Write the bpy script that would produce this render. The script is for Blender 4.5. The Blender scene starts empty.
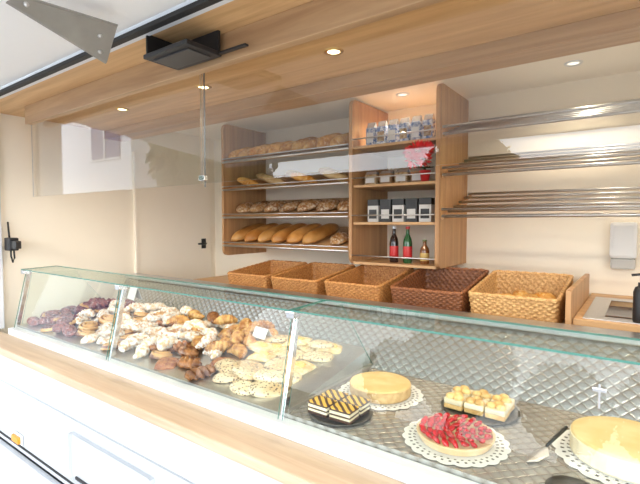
import bpy, bmesh, math, random
from mathutils import Vector, Matrix, Euler
random.seed(7)
C = bpy.context.scene.collection
CZ = 1.85
pi = math.pi
# ------------------------------------------------------------------ materials
def newmat(name):
    m = bpy.data.materials.new(name); m.use_nodes = True
    nt = m.node_tree; b = nt.nodes['Principled BSDF']
    return m, nt, b
def plain(name, col, rough=.5, metal=0, emit=None, es=0, var=0.0, vs=30, bump=0.0, spec=.5, coat=0):
    m, nt, b = newmat(name)
    b.inputs['Base Color'].default_value = (*col, 1)
    b.inputs['Roughness'].default_value = rough
    b.inputs['Metallic'].default_value = metal
    b.inputs['Specular IOR Level'].default_value = spec
    b.inputs['Coat Weight'].default_value = coat
    if emit:
        b.inputs['Emission Color'].default_value = (*emit, 1); b.inputs['Emission Strength'].default_value = es
    tc = nt.nodes.new('ShaderNodeTexCoord'); n = nt.nodes.new('ShaderNodeTexNoise')
    n.inputs['Scale'].default_value = vs; n.inputs['Detail'].default_value = 4
    nt.links.new(tc.outputs['Object'], n.inputs['Vector'])
    if var > 0:
        r = nt.nodes.new('ShaderNodeValToRGB')
        r.color_ramp.elements[0].position = .3; r.color_ramp.elements[1].position = .7
        r.color_ramp.elements[0].color = (*[c*(1-var) for c in col], 1)
        r.color_ramp.elements[1].color = (*[min(1, c*(1+var)) for c in col], 1)
        nt.links.new(n.outputs['Fac'], r.inputs['Fac']); nt.links.new(r.outputs['Color'], b.inputs['Base Color'])
    if bump > 0:
        bp = nt.nodes.new('ShaderNodeBump'); bp.inputs['Strength'].default_value = bump; bp.inputs['Distance'].default_value = .01
        nt.links.new(n.outputs['Fac'], bp.inputs['Height']); nt.links.new(bp.outputs['Normal'], b.inputs['Normal'])
    return m
def wood(name, c1, c2, axis='X', rough=.45, sc=1.0):
    m, nt, b = newmat(name)
    tc = nt.nodes.new('ShaderNodeTexCoord'); mp = nt.nodes.new('ShaderNodeMapping')
    s = {'X': (1.2, 22, 22), 'Y': (22, 1.2, 22), 'Z': (22, 22, 1.2)}[axis]
    mp.inputs['Scale'].default_value = [v*sc for v in s]
    nt.links.new(tc.outputs['Object'], mp.inputs['Vector'])
    n = nt.nodes.new('ShaderNodeTexNoise'); n.inputs['Scale'].default_value = 1.0
    n.inputs['Detail'].default_value = 6; n.inputs['Distortion'].default_value = .6; n.inputs['Roughness'].default_value = .6
    nt.links.new(mp.outputs['Vector'], n.inputs['Vector'])
    r = nt.nodes.new('ShaderNodeValToRGB')
    r.color_ramp.elements[0].position = .32; r.color_ramp.elements[1].position = .68
    r.color_ramp.elements[0].color = (*c1, 1); r.color_ramp.elements[1].color = (*c2, 1)
    nt.links.new(n.outputs['Fac'], r.inputs['Fac']); nt.links.new(r.outputs['Color'], b.inputs['Base Color'])
    b.inputs['Roughness'].default_value = rough
    return m
def glass(name, tint=(.97, 1, .985), mult=1.0, base=0.0):
    m = bpy.data.materials.new(name); m.use_nodes = True; nt = m.node_tree
    nt.nodes.clear()
    out = nt.nodes.new('ShaderNodeOutputMaterial'); mix = nt.nodes.new('ShaderNodeMixShader')
    tr = nt.nodes.new('ShaderNodeBsdfTransparent'); gl = nt.nodes.new('ShaderNodeBsdfGlossy')
    tr.inputs['Color'].default_value = (*tint, 1); gl.inputs['Roughness'].default_value = 0.0
    lw = nt.nodes.new('ShaderNodeLayerWeight'); lw.inputs['Blend'].default_value = .5
    pw = nt.nodes.new('ShaderNodeMath'); pw.operation = 'POWER'; pw.inputs[1].default_value = 3.0
    nt.links.new(lw.outputs['Facing'], pw.inputs[0])
    ma = nt.nodes.new('ShaderNodeMath'); ma.operation = 'MULTIPLY_ADD'
    ma.inputs[1].default_value = .45*mult; ma.inputs[2].default_value = .03*mult+base; ma.use_clamp = True
    nt.links.new(pw.outputs[0], ma.inputs[0]); nt.links.new(ma.outputs[0], mix.inputs['Fac'])
    nt.links.new(tr.outputs[0], mix.inputs[1]); nt.links.new(gl.outputs[0], mix.inputs[2]); nt.links.new(mix.outputs[0], out.inputs['Surface'])
    return m
def bread_mat(name, c_low, c_high, top=None, topamt=.5, speck=None, speck_sc=60, speck_t=.3, rough=.5, nscale=18, bump=.4, val=.78, sat=1.08):
    m, nt, b = newmat(name); L = nt.links
    tc = nt.nodes.new('ShaderNodeTexCoord'); n = nt.nodes.new('ShaderNodeTexNoise'); n.inputs['Scale'].default_value = nscale; n.inputs['Detail'].default_value = 5
    oi = nt.nodes.new('ShaderNodeObjectInfo')
    va = nt.nodes.new('ShaderNodeVectorMath'); va.operation = 'ADD'
    L.new(tc.outputs['Object'], va.inputs[0]); 
    cx = nt.nodes.new('ShaderNodeCombineXYZ'); L.new(oi.outputs['Random'], cx.inputs[0]); L.new(oi.outputs['Random'], cx.inputs[1])
    L.new(cx.outputs[0], va.inputs[1]); L.new(va.outputs[0], n.inputs['Vector'])
    r = nt.nodes.new('ShaderNodeValToRGB'); r.color_ramp.elements[0].position = .38; r.color_ramp.elements[1].position = .62
    r.color_ramp.elements[0].color = (*c_low, 1); r.color_ramp.elements[1].color = (*c_high, 1)
    L.new(n.outputs['Fac'], r.inputs['Fac']); col = r.outputs['Color']
    if top:
        n2 = nt.nodes.new('ShaderNodeTexNoise'); n2.inputs['Scale'].default_value = nscale*3; n2.inputs['Detail'].default_value = 6
        L.new(va.outputs[0], n2.inputs['Vector'])
        r2 = nt.nodes.new('ShaderNodeValToRGB'); r2.color_ramp.elements[0].position = 1-topamt-.12; r2.color_ramp.elements[1].position = 1-topamt+.08
        L.new(n2.outputs['Fac'], r2.inputs['Fac'])
        mx = nt.nodes.new('ShaderNodeMixRGB'); mx.inputs[2].default_value = (*top, 1)
        L.new(r2.outputs['Color'], mx.inputs[0]); L.new(col, mx.inputs[1]); col = mx.outputs[0]
    if speck:
        v = nt.nodes.new('ShaderNodeTexVoronoi'); v.inputs['Scale'].default_value = speck_sc
        L.new(va.outputs[0], v.inputs['Vector'])
        lt = nt.nodes.new('ShaderNodeMath'); lt.operation = 'LESS_THAN'; lt.inputs[1].default_value = speck_t
        L.new(v.outputs['Distance'], lt.inputs[0])
        mx = nt.nodes.new('ShaderNodeMixRGB'); mx.inputs[2].default_value = (*speck, 1)
        L.new(lt.outputs[0], mx.inputs[0]); L.new(col, mx.inputs[1]); col = mx.outputs[0]
    hv = nt.nodes.new('ShaderNodeHueSaturation'); mr = nt.nodes.new('ShaderNodeMapRange'); mr.inputs['To Min'].default_value = val*.85; mr.inputs['To Max'].default_value = val*1.15
    hv.inputs['Saturation'].default_value = sat
    L.new(oi.outputs['Random'], mr.inputs['Value']); L.new(mr.outputs[0], hv.inputs['Value']); L.new(col, hv.inputs['Color']); col = hv.outputs[0]
    L.new(col, b.inputs['Base Color']); b.inputs['Roughness'].default_value = rough
    bp = nt.nodes.new('ShaderNodeBump'); bp.inputs['Strength'].default_value = bump; bp.inputs['Distance'].default_value = .006
    L.new(n.outputs['Fac'], bp.inputs['Height']); L.new(bp.outputs['Normal'], b.inputs['Normal'])
    return m
def mnode(nt, op, a, b=None):
    n = nt.nodes.new('ShaderNodeMath'); n.operation = op
    for i, v in enumerate((a, b)):
        if v is None: continue
        if isinstance(v, (int, float)): n.inputs[i].default_value = v
        else: nt.links.new(v, n.inputs[i])
    return n.outputs[0]
def quilt(name, lo, hi, metal, rough, p=.034):
    m, nt, b = newmat(name); L = nt.links
    tc = nt.nodes.new('ShaderNodeTexCoord'); sx = nt.nodes.new('ShaderNodeSeparateXYZ'); L.new(tc.outputs['Object'], sx.inputs[0])
    yy = mnode(nt, 'ADD', sx.outputs[1], mnode(nt, 'MULTIPLY', sx.outputs[2], .7))
    u = mnode(nt, 'ADD', sx.outputs[0], yy); v = mnode(nt, 'SUBTRACT', sx.outputs[0], yy)
    k = pi/(p*1.414)
    hu = mnode(nt, 'ABSOLUTE', mnode(nt, 'SINE', mnode(nt, 'MULTIPLY', u, k)))
    hv = mnode(nt, 'ABSOLUTE', mnode(nt, 'SINE', mnode(nt, 'MULTIPLY', v, k)))
    h = mnode(nt, 'POWER', mnode(nt, 'MULTIPLY', hu, hv), .5)
    bp = nt.nodes.new('ShaderNodeBump'); bp.inputs['Strength'].default_value = .5; bp.inputs['Distance'].default_value = .003
    L.new(h, bp.inputs['Height']); L.new(bp.outputs['Normal'], b.inputs['Normal'])
    r = nt.nodes.new('ShaderNodeValToRGB')
    r.color_ramp.elements[0].color = (lo*1.05, lo*.97, lo*.86, 1); r.color_ramp.elements[1].color = (hi, hi*.985, hi*.95, 1)
    L.new(h, r.inputs['Fac'])
    L.new(r.outputs[0], b.inputs['Base Color']); b.inputs['Metallic'].default_value = metal; b.inputs['Roughness'].default_value = rough
    return m

M = {}
M['wood'] = wood('oak_laminate', (.48, .27, .12), (.68, .43, .21), 'X')
M['woodz'] = wood('oak_laminate_upright', (.40, .205, .09), (.58, .34, .155), 'Z')
M['woodceil'] = wood('oak_ceiling', (.56, .32, .14), (.80, .52, .26), 'X', sc=.7)
M['beam'] = wood('oak_beam', (.38, .22, .11), (.60, .39, .21), 'X', sc=.7)
M['ledge'] = wood('pale_ledge_wood', (.48, .34, .22), (.66, .51, .36), 'X')
M['cream'] = plain('cream_wall', (.94, .86, .72), .55, var=.015, vs=3)
M['creamdoor'] = plain('cream_door', (.93, .85, .72), .5, var=.015, vs=3)
M['ceilcream'] = plain('cream_ceiling', (.94, .88, .77), .6, var=.015, vs=3)
M['white'] = plain('white_paint', (.74, .76, .78), .3, var=.01, vs=3)
M['whitep'] = plain('white_panel', (.52, .55, .58), .25, var=.015, vs=2, coat=.2)
M['flap'] = plain('flap_white', (.97, .97, .97), .5, var=.01, vs=2)
M['greyfloor'] = plain('floor_grey', (.52, .48, .42), .6, var=.1)
M['asphalt'] = plain('pale_paving', (.56, .55, .53), .9, var=.10, vs=8)
M['steel'] = plain('brushed_steel', (.62, .62, .62), .33, 1, var=.06, vs=80)
M['chrome'] = plain('chrome', (.8, .8, .8), .15, 1)
M['greymetal'] = plain('grey_metal', (.32, .31, .29), .45, .4, var=.08, vs=15)
M['black'] = plain('black_plastic', (.015, .015, .017), .4)
M['rubber'] = plain('black_rubber', (.02, .02, .02), .6)
M['quilt'] = quilt('quilted_steel', .30, .52, .9, .25)
M['quiltd'] = quilt('quilted_steel_deck', .32, .56, .65, .25)
M['glass'] = glass('clear_glass', tint=(.98,1,.99), mult=.62)
M['glasstop'] = glass('counter_glass', tint=(.91, .97, .95), mult=.6)
M['hang'] = glass('hanging_glass', tint=(.985, .99, .985), mult=.9, base=.015)
M['edge'] = plain('glass_edge_green', (.08, .24, .20), .25, spec=.4)
M['paper'] = plain('paper_doily', (.76, .76, .75), .8, bump=.5, vs=250)
M['lamp'] = plain('lamp_glow', (1, .9, .7), .5, emit=(1, .80, .45), es=8)
M['lampw'] = plain('lamp_soft', (1, .95, .85), .5, emit=(1, .93, .8), es=1.2)
M['gold'] = plain('brass_ring', (.75, .52, .22), .3, 1)
M['orange'] = plain('orange_lens', (.85, .28, .02), .3, emit=(1, .3, .02), es=.2)
M['leaf'] = plain('leaf_green', (.04, .085, .022), .6, var=.5, vs=2)
M['red'] = plain('bract_red', (.72, .012, .02), .5, var=.3, vs=40)
# ------------------------------------------------------------------ mesh helpers
def finish(bm, name, mats, loc=(0,0,0), rot=(0,0,0), parent=None, smooth=False, kind=None, label=None, category=None, group=None):
    me = bpy.data.meshes.new(name)
    bmesh.ops.recalc_face_normals(bm, faces=bm.faces)
    bm.to_mesh(me); bm.free()
    if not isinstance(mats, (list, tuple)): mats = [mats]
    for m in mats: me.materials.append(m)
    if smooth:
        for p in me.polygons: p.use_smooth = True
    o = bpy.data.objects.new(name, me); o.location = loc; o.rotation_euler = rot
    C.objects.link(o)
    if parent: o.parent = parent
    if kind: o['kind'] = kind
    if label: o['label'] = label
    if category: o['category'] = category
    if group: o['group'] = group
    return o
def thing(name, label, category, loc=(0,0,0), rot=(0,0,0), group=None):
    e = bpy.data.objects.new(name, None); e.location = loc; e.rotation_euler = rot; e.empty_display_size = .05
    e['label'] = label; e['category'] = category
    if group: e['group'] = group
    C.objects.link(e); return e
def bmbox(bm, x0, x1, y0, y1, z0, z1, bev=0, mi=0):
    r = bmesh.ops.create_cube(bm, size=1)
    vs = r['verts']
    for v in vs:
        v.co = Vector(((x0+x1)/2+v.co.x*(x1-x0), (y0+y1)/2+v.co.y*(y1-y0), (z0+z1)/2+v.co.z*(z1-z0)))
    fs = set(f for v in vs for f in v.link_faces)
    for f in fs: f.material_index = mi
    if bev > 0:
        es = list(set(e for v in vs for e in v.link_edges))
        bmesh.ops.bevel(bm, geom=es, offset=bev, segments=2, affect='EDGES', profile=.6)
def box(name, x0, x1, y0, y1, z0, z1, mat, bev=.002, **k):
    bm = bmesh.new(); cx, cy = (x0+x1)/2, (y0+y1)/2
    bmbox(bm, x0-cx, x1-cx, y0-cy, y1-cy, 0, z1-z0, bev)
    return finish(bm, name, mat, loc=(cx, cy, z0), **k)
def lathe_bm(bm, prof, n=32, off=(0,0,0), fn=None, mi=0):
    rings = []
    for (r, z) in prof:
        if r < 1e-6:
            rings.append([bm.verts.new((off[0], off[1], off[2]+z))])
        else:
            ring = []
            for i in range(n):
                a = 2*pi*i/n; rr = r*(fn(a, z) if fn else 1)
                ring.append(bm.verts.new((off[0]+rr*math.cos(a), off[1]+rr*math.sin(a), off[2]+z)))
            rings.append(ring)
    for a, b in zip(rings[:-1], rings[1:]):
        for i in range(n):
            j = (i+1) % n
            if len(a) == 1 and len(b) == 1: continue
            if len(a) == 1: f = bm.faces.new((a[0], b[i], b[j]))
            elif len(b) == 1: f = bm.faces.new((a[i], a[j], b[0]))
            else: f = bm.faces.new((a[i], a[j], b[j], b[i]))
            f.material_index = mi
def tube_bm(bm, pts, r, n=8, closed=False, mi=0, radii=None, fn=None):
    pts = [Vector(p) for p in pts]; rings = []
    m = len(pts)
    for i, p in enumerate(pts):
        if closed: t = pts[(i+1) % m]-pts[i-1]
        else: t = pts[min(i+1, m-1)]-pts[max(i-1, 0)]
        t.normalize()
        up = Vector((0, 0, 1)) if abs(t.z) < .9 else Vector((1, 0, 0))
        a = t.cross(up).normalized(); b = a.cross(t).normalized()
        rr = radii[i] if radii else r
        rings.append([bm.verts.new(p+(a*math.cos(2*pi*k/n)+b*math.sin(2*pi*k/n))*rr*(fn(i, 2*pi*k/n) if fn else 1)) for k in range(n)])
    rng = range(m) if closed else range(m-1)
    for i in rng:
        A, B = rings[i], rings[(i+1) % m]
        for k in range(n):
            f = bm.faces.new((A[k], A[(k+1) % n], B[(k+1) % n], B[k])); f.material_index = mi
    if not closed:
        bm.faces.new(rings[0]).material_index = mi; bm.faces.new(rings[-1][::-1]).material_index = mi
def rod(name, p0, p1, r, mat, n=10, **k):
    bm = bmesh.new(); p0 = Vector(p0); tube_bm(bm, [(0,0,0), Vector(p1)-p0], r, n)
    return finish(bm, name, mat, loc=p0, smooth=True, **k)
def prism(bm, pts, d, mi=0):
    d = Vector(d); a = [bm.verts.new(p) for p in pts]; b = [bm.verts.new(Vector(p)+d) for p in pts]
    n = len(pts); bm.faces.new(a).material_index = mi; bm.faces.new(b[::-1]).material_index = mi
    for i in range(n): bm.faces.new((a[i], b[i], b[(i+1) % n], a[(i+1) % n])).material_index = mi
def clone(o, loc=None, rot=None, scale=None, parent=None):
    c = o.copy(); C.objects.link(c)
    if loc is not None: c.location = loc
    if rot is not None: c.rotation_euler = rot
    if scale is not None: c.scale = scale
    if parent: c.parent = parent
    for ch in list(o.children):
        clone(ch, parent=c)
    return c
def pane(name, p00, p10, p11, p01, thick, mat, parent, loc):
    bm = bmesh.new(); P = [Vector(p)-Vector(loc) for p in (p00, p10, p11, p01)]
    nrm = (P[1]-P[0]).cross(P[3]-P[0]).normalized()*thick
    a = [bm.verts.new(p) for p in P]; b = [bm.verts.new(p+nrm) for p in P]
    bm.faces.new(a).material_index = 0; bm.faces.new(b[::-1]).material_index = 0
    for i in range(4): bm.faces.new((a[i], b[i], b[(i+1) % 4], a[(i+1) % 4])).material_index = 1
    return finish(bm, name, [mat, M['edge']], parent=parent)
Z = lambda h: CZ+h
# ------------------------------------------------------------------ STRUCTURE
XL, XR, YB = -3.67, 1.1, 3.15
S = dict(kind='structure')
def flat(name, x0, x1, y0, y1, z, mat, **k): return box(name, x0, x1, y0, y1, z-.02, z, mat, bev=0, **k)
flat('ground', -45, 30, -40, 30, 0, M['asphalt'], **S)
box('floor', XL-.04, XR, 1.03, YB, .45, .5, M['greyfloor'], bev=0, **S)
box('wall_left', XL-.04, XL, 1.03, YB+.04, .5, Z(.95), M['cream'], bev=0, **S)
box('wall_back', XL, XR, YB, YB+.04, .5, Z(.95), M['cream'], bev=0, **S)
box('wall_right', XR, XR+.04, 1.03, YB+.04, .5, Z(.95), M['cream'], bev=0, **S)
box('ceiling', XL, XR, 1.08, 2.16, Z(.762), Z(.80), M['woodceil'], bev=0, **S)
box('ceiling_cream', XL, XR, 2.16, YB, Z(.862), Z(.9), M['ceilcream'], bev=0, **S)
box('trim_1', XL, XR, 2.14, 2.16, Z(.80), Z(.862), M['ceilcream'], bev=0, **S)
box('roof', XL-.04, XR+.04, 1.0, YB+.04, Z(.95), Z(1.0), M['white'], bev=0, **S)
box('wall_front_header', XL, XR, 1.045, 1.08, Z(.755), Z(.95), M['white'], bev=0, **S)
box('trim_2', XL-.04, XR, 1.02, 1.05, Z(.748), Z(.766), M['rubber'], **S)
box('wall_front', XL-.04, XR, 1.03, 1.07, .12, Z(-.80), M['whitep'], bev=0, **S)
box('trim_3', XL-.04, XL+.05, 1.04, 1.2, Z(-.75), Z(.75), M['white'], bev=.006, **S)
box('trim_4', XL-.04, XR, 1.018, 1.03, Z(-1.0), Z(-.975), M['whitep'], bev=.003, **S)
box('trim_5', XL-.04, XR, 1.024, 1.031, Z(-1.322), Z(-1.312), M['rubber'], bev=.001, **S)
box('trim_6', XL-.04, XR, 1.0, 1.03, Z(-1.47), Z(-1.36), M['whitep'], bev=.004, **S)
box('door_1', XL, XL+.018, 2.25, 3.08, .52, Z(.60), M['creamdoor'], bev=.004, **S)
box('trim_7', XL, XL+.03, 2.222, 2.25, .52, Z(.62), M['creamdoor'], bev=.003, **S)
dh = thing('door_handle', 'black lever handle on the cream door', 'door handle', (XL+.018, 2.98, Z(-.22)))
bm = bmesh.new(); bmbox(bm, 0, .012, -.025, .025, -.05, .05, .002); finish(bm, 'handle_plate', M['black'], parent=dh)
bm = bmesh.new(); tube_bm(bm, [(.01,0,0), (.045,0,0), (.05,-.012,0), (.05,-.10,0)], .009)
finish(bm, 'lever', M['black'], parent=dh, smooth=True)
ht = thing('service_hatch', 'white flush hatch on the lower trailer side', 'hatch', (-2.0, 1.028, Z(-1.28)))
bm = bmesh.new(); bmbox(bm, -.28, .42, -.012, 0, 0, .24, .02)
finish(bm, 'hatch_panel', M['whitep'], parent=ht)
bm = bmesh.new(); bmbox(bm, -.22, -.04, -.020, -.010, .02, .034, .003)
finish(bm, 'handle', M['black'], parent=ht)
ml = thing('marker_lamp', 'small orange side marker lamp on the white trailer side', 'lamp', (-2.94, 1.03, Z(-1.27)))
bm = bmesh.new(); bmbox(bm, -.06, .06, -.012, 0, -.03, .03, .008); finish(bm, 'lamp_base', M['white'], parent=ml)
bm = bmesh.new(); bmbox(bm, -.048, .048, -.028, -.011, -.02, .02, .007); finish(bm, 'lens', M['orange'], parent=ml)
box('serving_ledge', XL+.02, XR, 1.0, 1.165, Z(-.80), Z(-.757), M['ledge'], bev=.008, label='pale wood serving ledge running along the counter', category='ledge')
# ------------------------------------------------------------------ ceiling beams, black hinge box, flap
box('ceiling_beam', -3.32, XR-.02, 1.25, 1.29, Z(.645), Z(.762), M['beam'], bev=.004, label='wooden beam hanging below the ceiling along the opening', category='beam')
box('ceiling_board', XL, XR-.02, 1.97, 2.14, Z(.695), Z(.762), M['beam'], bev=.004, label='wide lower oak board stepping down below the ceiling', category='board')
hb = thing('hinge_box', 'flat black metal bracket plate under the ceiling edge', 'hinge box', (-1.50, 1.15, Z(.660)))
bm = bmesh.new(); bmbox(bm, -.16, .12, -.09, .08, 0, .018, .004); finish(bm, 'bracket_plate', M['black'], parent=hb)
bm = bmesh.new(); bmbox(bm, -.13, .09, -.06, .05, -.006, .002, .003); finish(bm, 'cover_plate', plain('dark_plate', (.05,.05,.052), .3, .4), parent=hb)
bm = bmesh.new(); bmbox(bm, -.155, -.145, -.08, .075, .016, .102, .002); finish(bm, 'side_flange', plain('dark_bracket', (.03,.03,.03), .35, .4), parent=hb)
bm = bmesh.new(); bmbox(bm, -.145, .115, .065, .078, .016, .102, .002); finish(bm, 'back_flange', M['black'], parent=hb)
bm = bmesh.new(); bmbox(bm, .11, .27, .06, .08, .006, .014, .002); finish(bm, 'strap', M['black'], parent=hb)
fl = thing('serving_flap', 'large white lifted side flap above the opening', 'flap', (-1.2, 1.02, Z(.78)))
bm = bmesh.new()
prism(bm, [(-2.4, 0, 0), (-2.4, -1.62, -.16), (-2.4, -1.62, -.12), (-2.4, 0, .04)], (4.6, 0, 0))
finish(bm, 'flap_panel', M['flap'], parent=fl)
bm = bmesh.new()
prism(bm, [(-2.4, -1.60, -.20), (-2.4, -1.66, -.20), (-2.4, -1.66, -.11), (-2.4, -1.60, -.11)], (4.6, 0, 0))
finish(bm, 'edge_profile', M['greymetal'], parent=fl)
br = thing('flap_bracket', 'grey triangular steel bracket on the flap', 'bracket', (-1.58, .74, Z(.68)))
bm = bmesh.new()
o = Vector((-1.58, .74, .70))
pts = [Vector(p)-o for p in [(-1.535, .57, .690), (-1.545, .54, .668), (-1.655, .90, .615), (-1.56, .89, .720)]]
prism(bm, pts, (.010, 0, .003)); finish(bm, 'plate', M['greymetal'], parent=br)
for i, (xx, yy, zz) in enumerate([(.045, -.15, -.02), (.0, .10, -.02), (-.04, .12, -.06)]):
    bm = bmesh.new(); lathe_bm(bm, [(0, 0), (.008, 0), (.008, .005), (0, .007)], 10); finish(bm, 'bolt', M['steel'], loc=(xx, yy, zz), rot=(0, pi/2, 0), parent=br)
bm = bmesh.new(); prism(bm, [pts[0], pts[3], pts[3]+Vector((.015, 0, .004)), pts[0]+Vector((.015, 0, .004))], (0, 0, .005)); finish(bm, 'flange', M['greymetal'], parent=br)
la = thing('flap_latch', 'black latch with hanging cable on the side post', 'latch', (XL+.08, 1.24, Z(-.16)))
bm = bmesh.new(); bmbox(bm, -.03, .06, -.03, .03, -.04, .05, .008); finish(bm, 'latch_body', M['black'], parent=la)
bm = bmesh.new(); bmbox(bm, .05, .13, -.02, .02, -.025, .03, .006); finish(bm, 'latch_hook', plain('dark_metal', (.06, .06, .06), .3, .7), parent=la)
bm = bmesh.new(); tube_bm(bm, [(.0, 0, -.03), (0, 0, -.08), (.03, 0, -.12), (.06, 0, -.09), (.05, 0, -.02)], .006); finish(bm, 'cable', M['rubber'], parent=la, smooth=True)
bm = bmesh.new(); tube_bm(bm, [(-.02, 0, .05), (-.03, 0, .10), (-.04, 0, .16)], .006); finish(bm, 'strut', M['rubber'], parent=la, smooth=True)
# ------------------------------------------------------------------ spots
def spot(x, y, z, warm=True, e=14):
    t = thing('ceiling_spotlight', 'round recessed ceiling spotlight with brass ring, lit' if warm else 'small round recessed spotlight in the cream ceiling', 'spotlight', (x, y, z), group='ceiling spotlights')
    bm = bmesh.new(); lathe_bm(bm, [(.028, 0), (.030, -.005), (.042, -.006), (.046, 0)], 28); finish(bm, 'ring', M['gold'] if warm else M['white'], parent=t, smooth=True)
    bm = bmesh.new(); lathe_bm(bm, [(0, -.002), (.028, -.002)], 28); finish(bm, 'lens', M['lamp'] if warm else M['lampw'], parent=t)
    l = bpy.data.lights.new('spot_lamp', 'SPOT'); l.energy = e; l.color = (1, .86, .66); l.spot_size = 2.5; l.spot_blend = .9; l.shadow_soft_size = .02
    lo = bpy.data.objects.new('spot_lamp', l); lo.location = (x, y, z-.012); C.objects.link(lo)
for x in (-2.87, -2.03, -1.14, -.25, .6): spot(x, 1.67, Z(.762), True, 26)
for x in (-1.34, -.33, .6): spot(x, 2.79, Z(.862), False, 18)
# ------------------------------------------------------------------ hanging glass
hg = thing('hanging_glass_screen', 'clear glass screen hanging from the beam on thin rods', 'glass screen', (0, 0, 0))
segs = [(-3.42, -1.635), (-1.625, 1.0)]
for a, b in segs:
    pane('glass_pane', (a, 1.33, Z(.175)), (b, 1.33, Z(.175)), (b, 1.33, Z(.70)), (a, 1.33, Z(.70)), .006, M['hang'], hg, (0,0,0)).data.materials[1] = M['steel']
rod('hanging_rod', (-1.63, 1.345, Z(.762)), (-1.63, 1.345, Z(.16)), .004, M['greymetal'], parent=hg)
for zz in (.69, .20):
    bm = bmesh.new(); bmbox(bm, -1.65, -1.61, 1.322, 1.345, Z(zz)-.012, Z(zz)+.012, .003); finish(bm, 'clamp', M['chrome'], parent=hg)
# ------------------------------------------------------------------ shelf unit
YF = 2.62
su = thing('bread_shelf_unit', 'tall open oak shelf unit with slanted bread shelves and steel rails', 'shelf unit', (-1.6, YF, Z(-.29)))
def sub(o, par):
    o.parent = par; o.location = Vector(o.location)-Vector(par.location)
def side_panel(x, zt, zb, name='side_panel', y0=YF):
    bm = bmesh.new()
    pts = []
    c = .05
    for i in range(7):
        a = pi/2*i/6; pts.append((0, c-c*math.sin(a), (zt-zb)-c+c*math.cos(a)))
    pts = pts[::-1]
    for i in range(7):
        a = pi/2*i/6; pts.insert(0, (0, c-c*math.cos(a), c-c*math.sin(a)))
    pts = sorted(set([(round(p[0],5), round(p[1],5), round(p[2],5)) for p in pts]), key=lambda p: p[2])
    poly = list(pts)+[(0, YB-y0, zt-zb), (0, YB-y0, 0)]
    prism(bm, poly, (.026, 0, 0))
    ob = finish(bm, name, M['woodz'], loc=(x, y0, Z(zb))); sub(ob, su)
for x in (-2.96, -1.66, -1.035): side_panel(x, .845, -.29)
XA0, XA1 = -2.934, -1.66
XM0, XM1 = -1.634, -1.035
TILT = .16
def slx(x0, x1, zf):
    e = bpy.data.objects.new('slanted_shelf', None); C.objects.link(e); e.parent = su; e.location = (1.6, 0, Z(zf)-su.location.z)
    bm = bmesh.new(); prism(bm, [(x0, .02, 0), (x0, YB-YF-.02, TILT), (x0, YB-YF-.02, TILT+.012), (x0, .02, .012)], (x1-x0, 0, 0)); finish(bm, 'board', M['wood'], parent=e)
    for dy, dz, r in ((-.01, .008, .009), (-.012, .036, .005)):
        bm = bmesh.new(); tube_bm(bm, [(x0, dy, dz), (x1, dy, dz)], r, 10); finish(bm, 'rail', M['steel'], parent=e, smooth=True)
    return e
AZ = [.50, .265, .03, -.21]
for zf in AZ: slx(XA0, XA1, zf)
MZ = [.52, .255, .0, -.275]
for i, zf in enumerate(MZ):
    ob = box('shelf', XM0, XM1, YF+.02, YB, Z(zf)-.018, Z(zf), M['wood']); sub(ob, su)
    ob = rod('rail', (XM0, YF-.0, Z(zf)+.045), (XM1, YF-.0, Z(zf)+.045), .005, M['steel']); sub(ob, su)
for zf in (.53, .285, .035):
    rk = thing('rod_rack', 'empty slanted rack of parallel steel rods on the cream wall', 'rack', (-.99, YF, Z(zf)), group='steel rod racks')
    for i in range(6):
        u = i/5; y = u*.5; z = u*TILT
        bm = bmesh.new(); tube_bm(bm, [(0, y, z), (1.95, y, z)], .010 if i in (0,) else .008, 12); finish(bm, 'rod', M['steel'], parent=rk, smooth=True)
    bm = bmesh.new(); tube_bm(bm, [(0, -.006, .042), (1.95, -.006, .042)], .008, 12); finish(bm, 'rod', M['steel'], parent=rk, smooth=True)
    for x in (.0, 1.3):
        bm = bmesh.new(); prism(bm, [(x, -.01, -.02), (x, .53, TILT-.02), (x, .53, TILT-.005), (x, -.01, -.006)], (.012, 0, 0)); finish(bm, 'support', M['woodz'], parent=rk)
# ------------------------------------------------------------------ back counter
box('back_counter', XL+.5, -.27, 2.22, YB, .5, Z(-.50), M['wood'], bev=.004, label='oak back counter carrying the wicker baskets', category='counter')
box('partition_board', -.268, -.245, 2.2, YB-.15, Z(-.50)-.3, Z(-.30), M['woodz'], bev=.003, label='upright oak board between baskets and sink', category='board')
sk = thing('sink_cabinet', 'oak cabinet with small stainless steel sink basin', 'sink cabinet', (.2, 2.55, .5))
bm = bmesh.new(); bmbox(bm, -.443, .85, -.28, .55, 0, .80, .003); finish(bm, 'body', M['wood'], parent=sk)
zt = Z(-.43)-.5
def frame(x0, x1, y0, y1, a0, a1, b0, b1, z0, z1, mat, name):
    bm = bmesh.new()
    bmbox(bm, x0, x1, y0, b0, z0, z1, .003); bmbox(bm, x0, x1, b1, y1, z0, z1, .003)
    bmbox(bm, x0, a0, b0, b1, z0, z1, .003); bmbox(bm, a1, x1, b0, b1, z0, z1, .003)
    finish(bm, name, mat, parent=sk)
frame(-.443, .85, -.30, .59, -.37, .32, -.23, .38, zt-.035, zt, M['wood'], 'oak_top')
frame(-.41, .36, -.27, .42, -.33, .28, -.19, .34, zt-.001, zt+.004, M['steel'], 'steel_rim')
bm = bmesh.new(); bmbox(bm, -.345, .295, -.205, .355, .80, .83); finish(bm, 'basin', plain('dark_steel', (.36,.36,.36), .3, 1), parent=sk)
bm = bmesh.new(); bmbox(bm, -.40, .2, -.297, -.28, .42, zt-.07, .004); finish(bm, 'door', M['woodz'], parent=sk)
tw = thing('paper_towel_dispenser', 'translucent white paper towel dispenser on the wall', 'towel dispenser', (-.09, YB, Z(-.27)))
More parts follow.
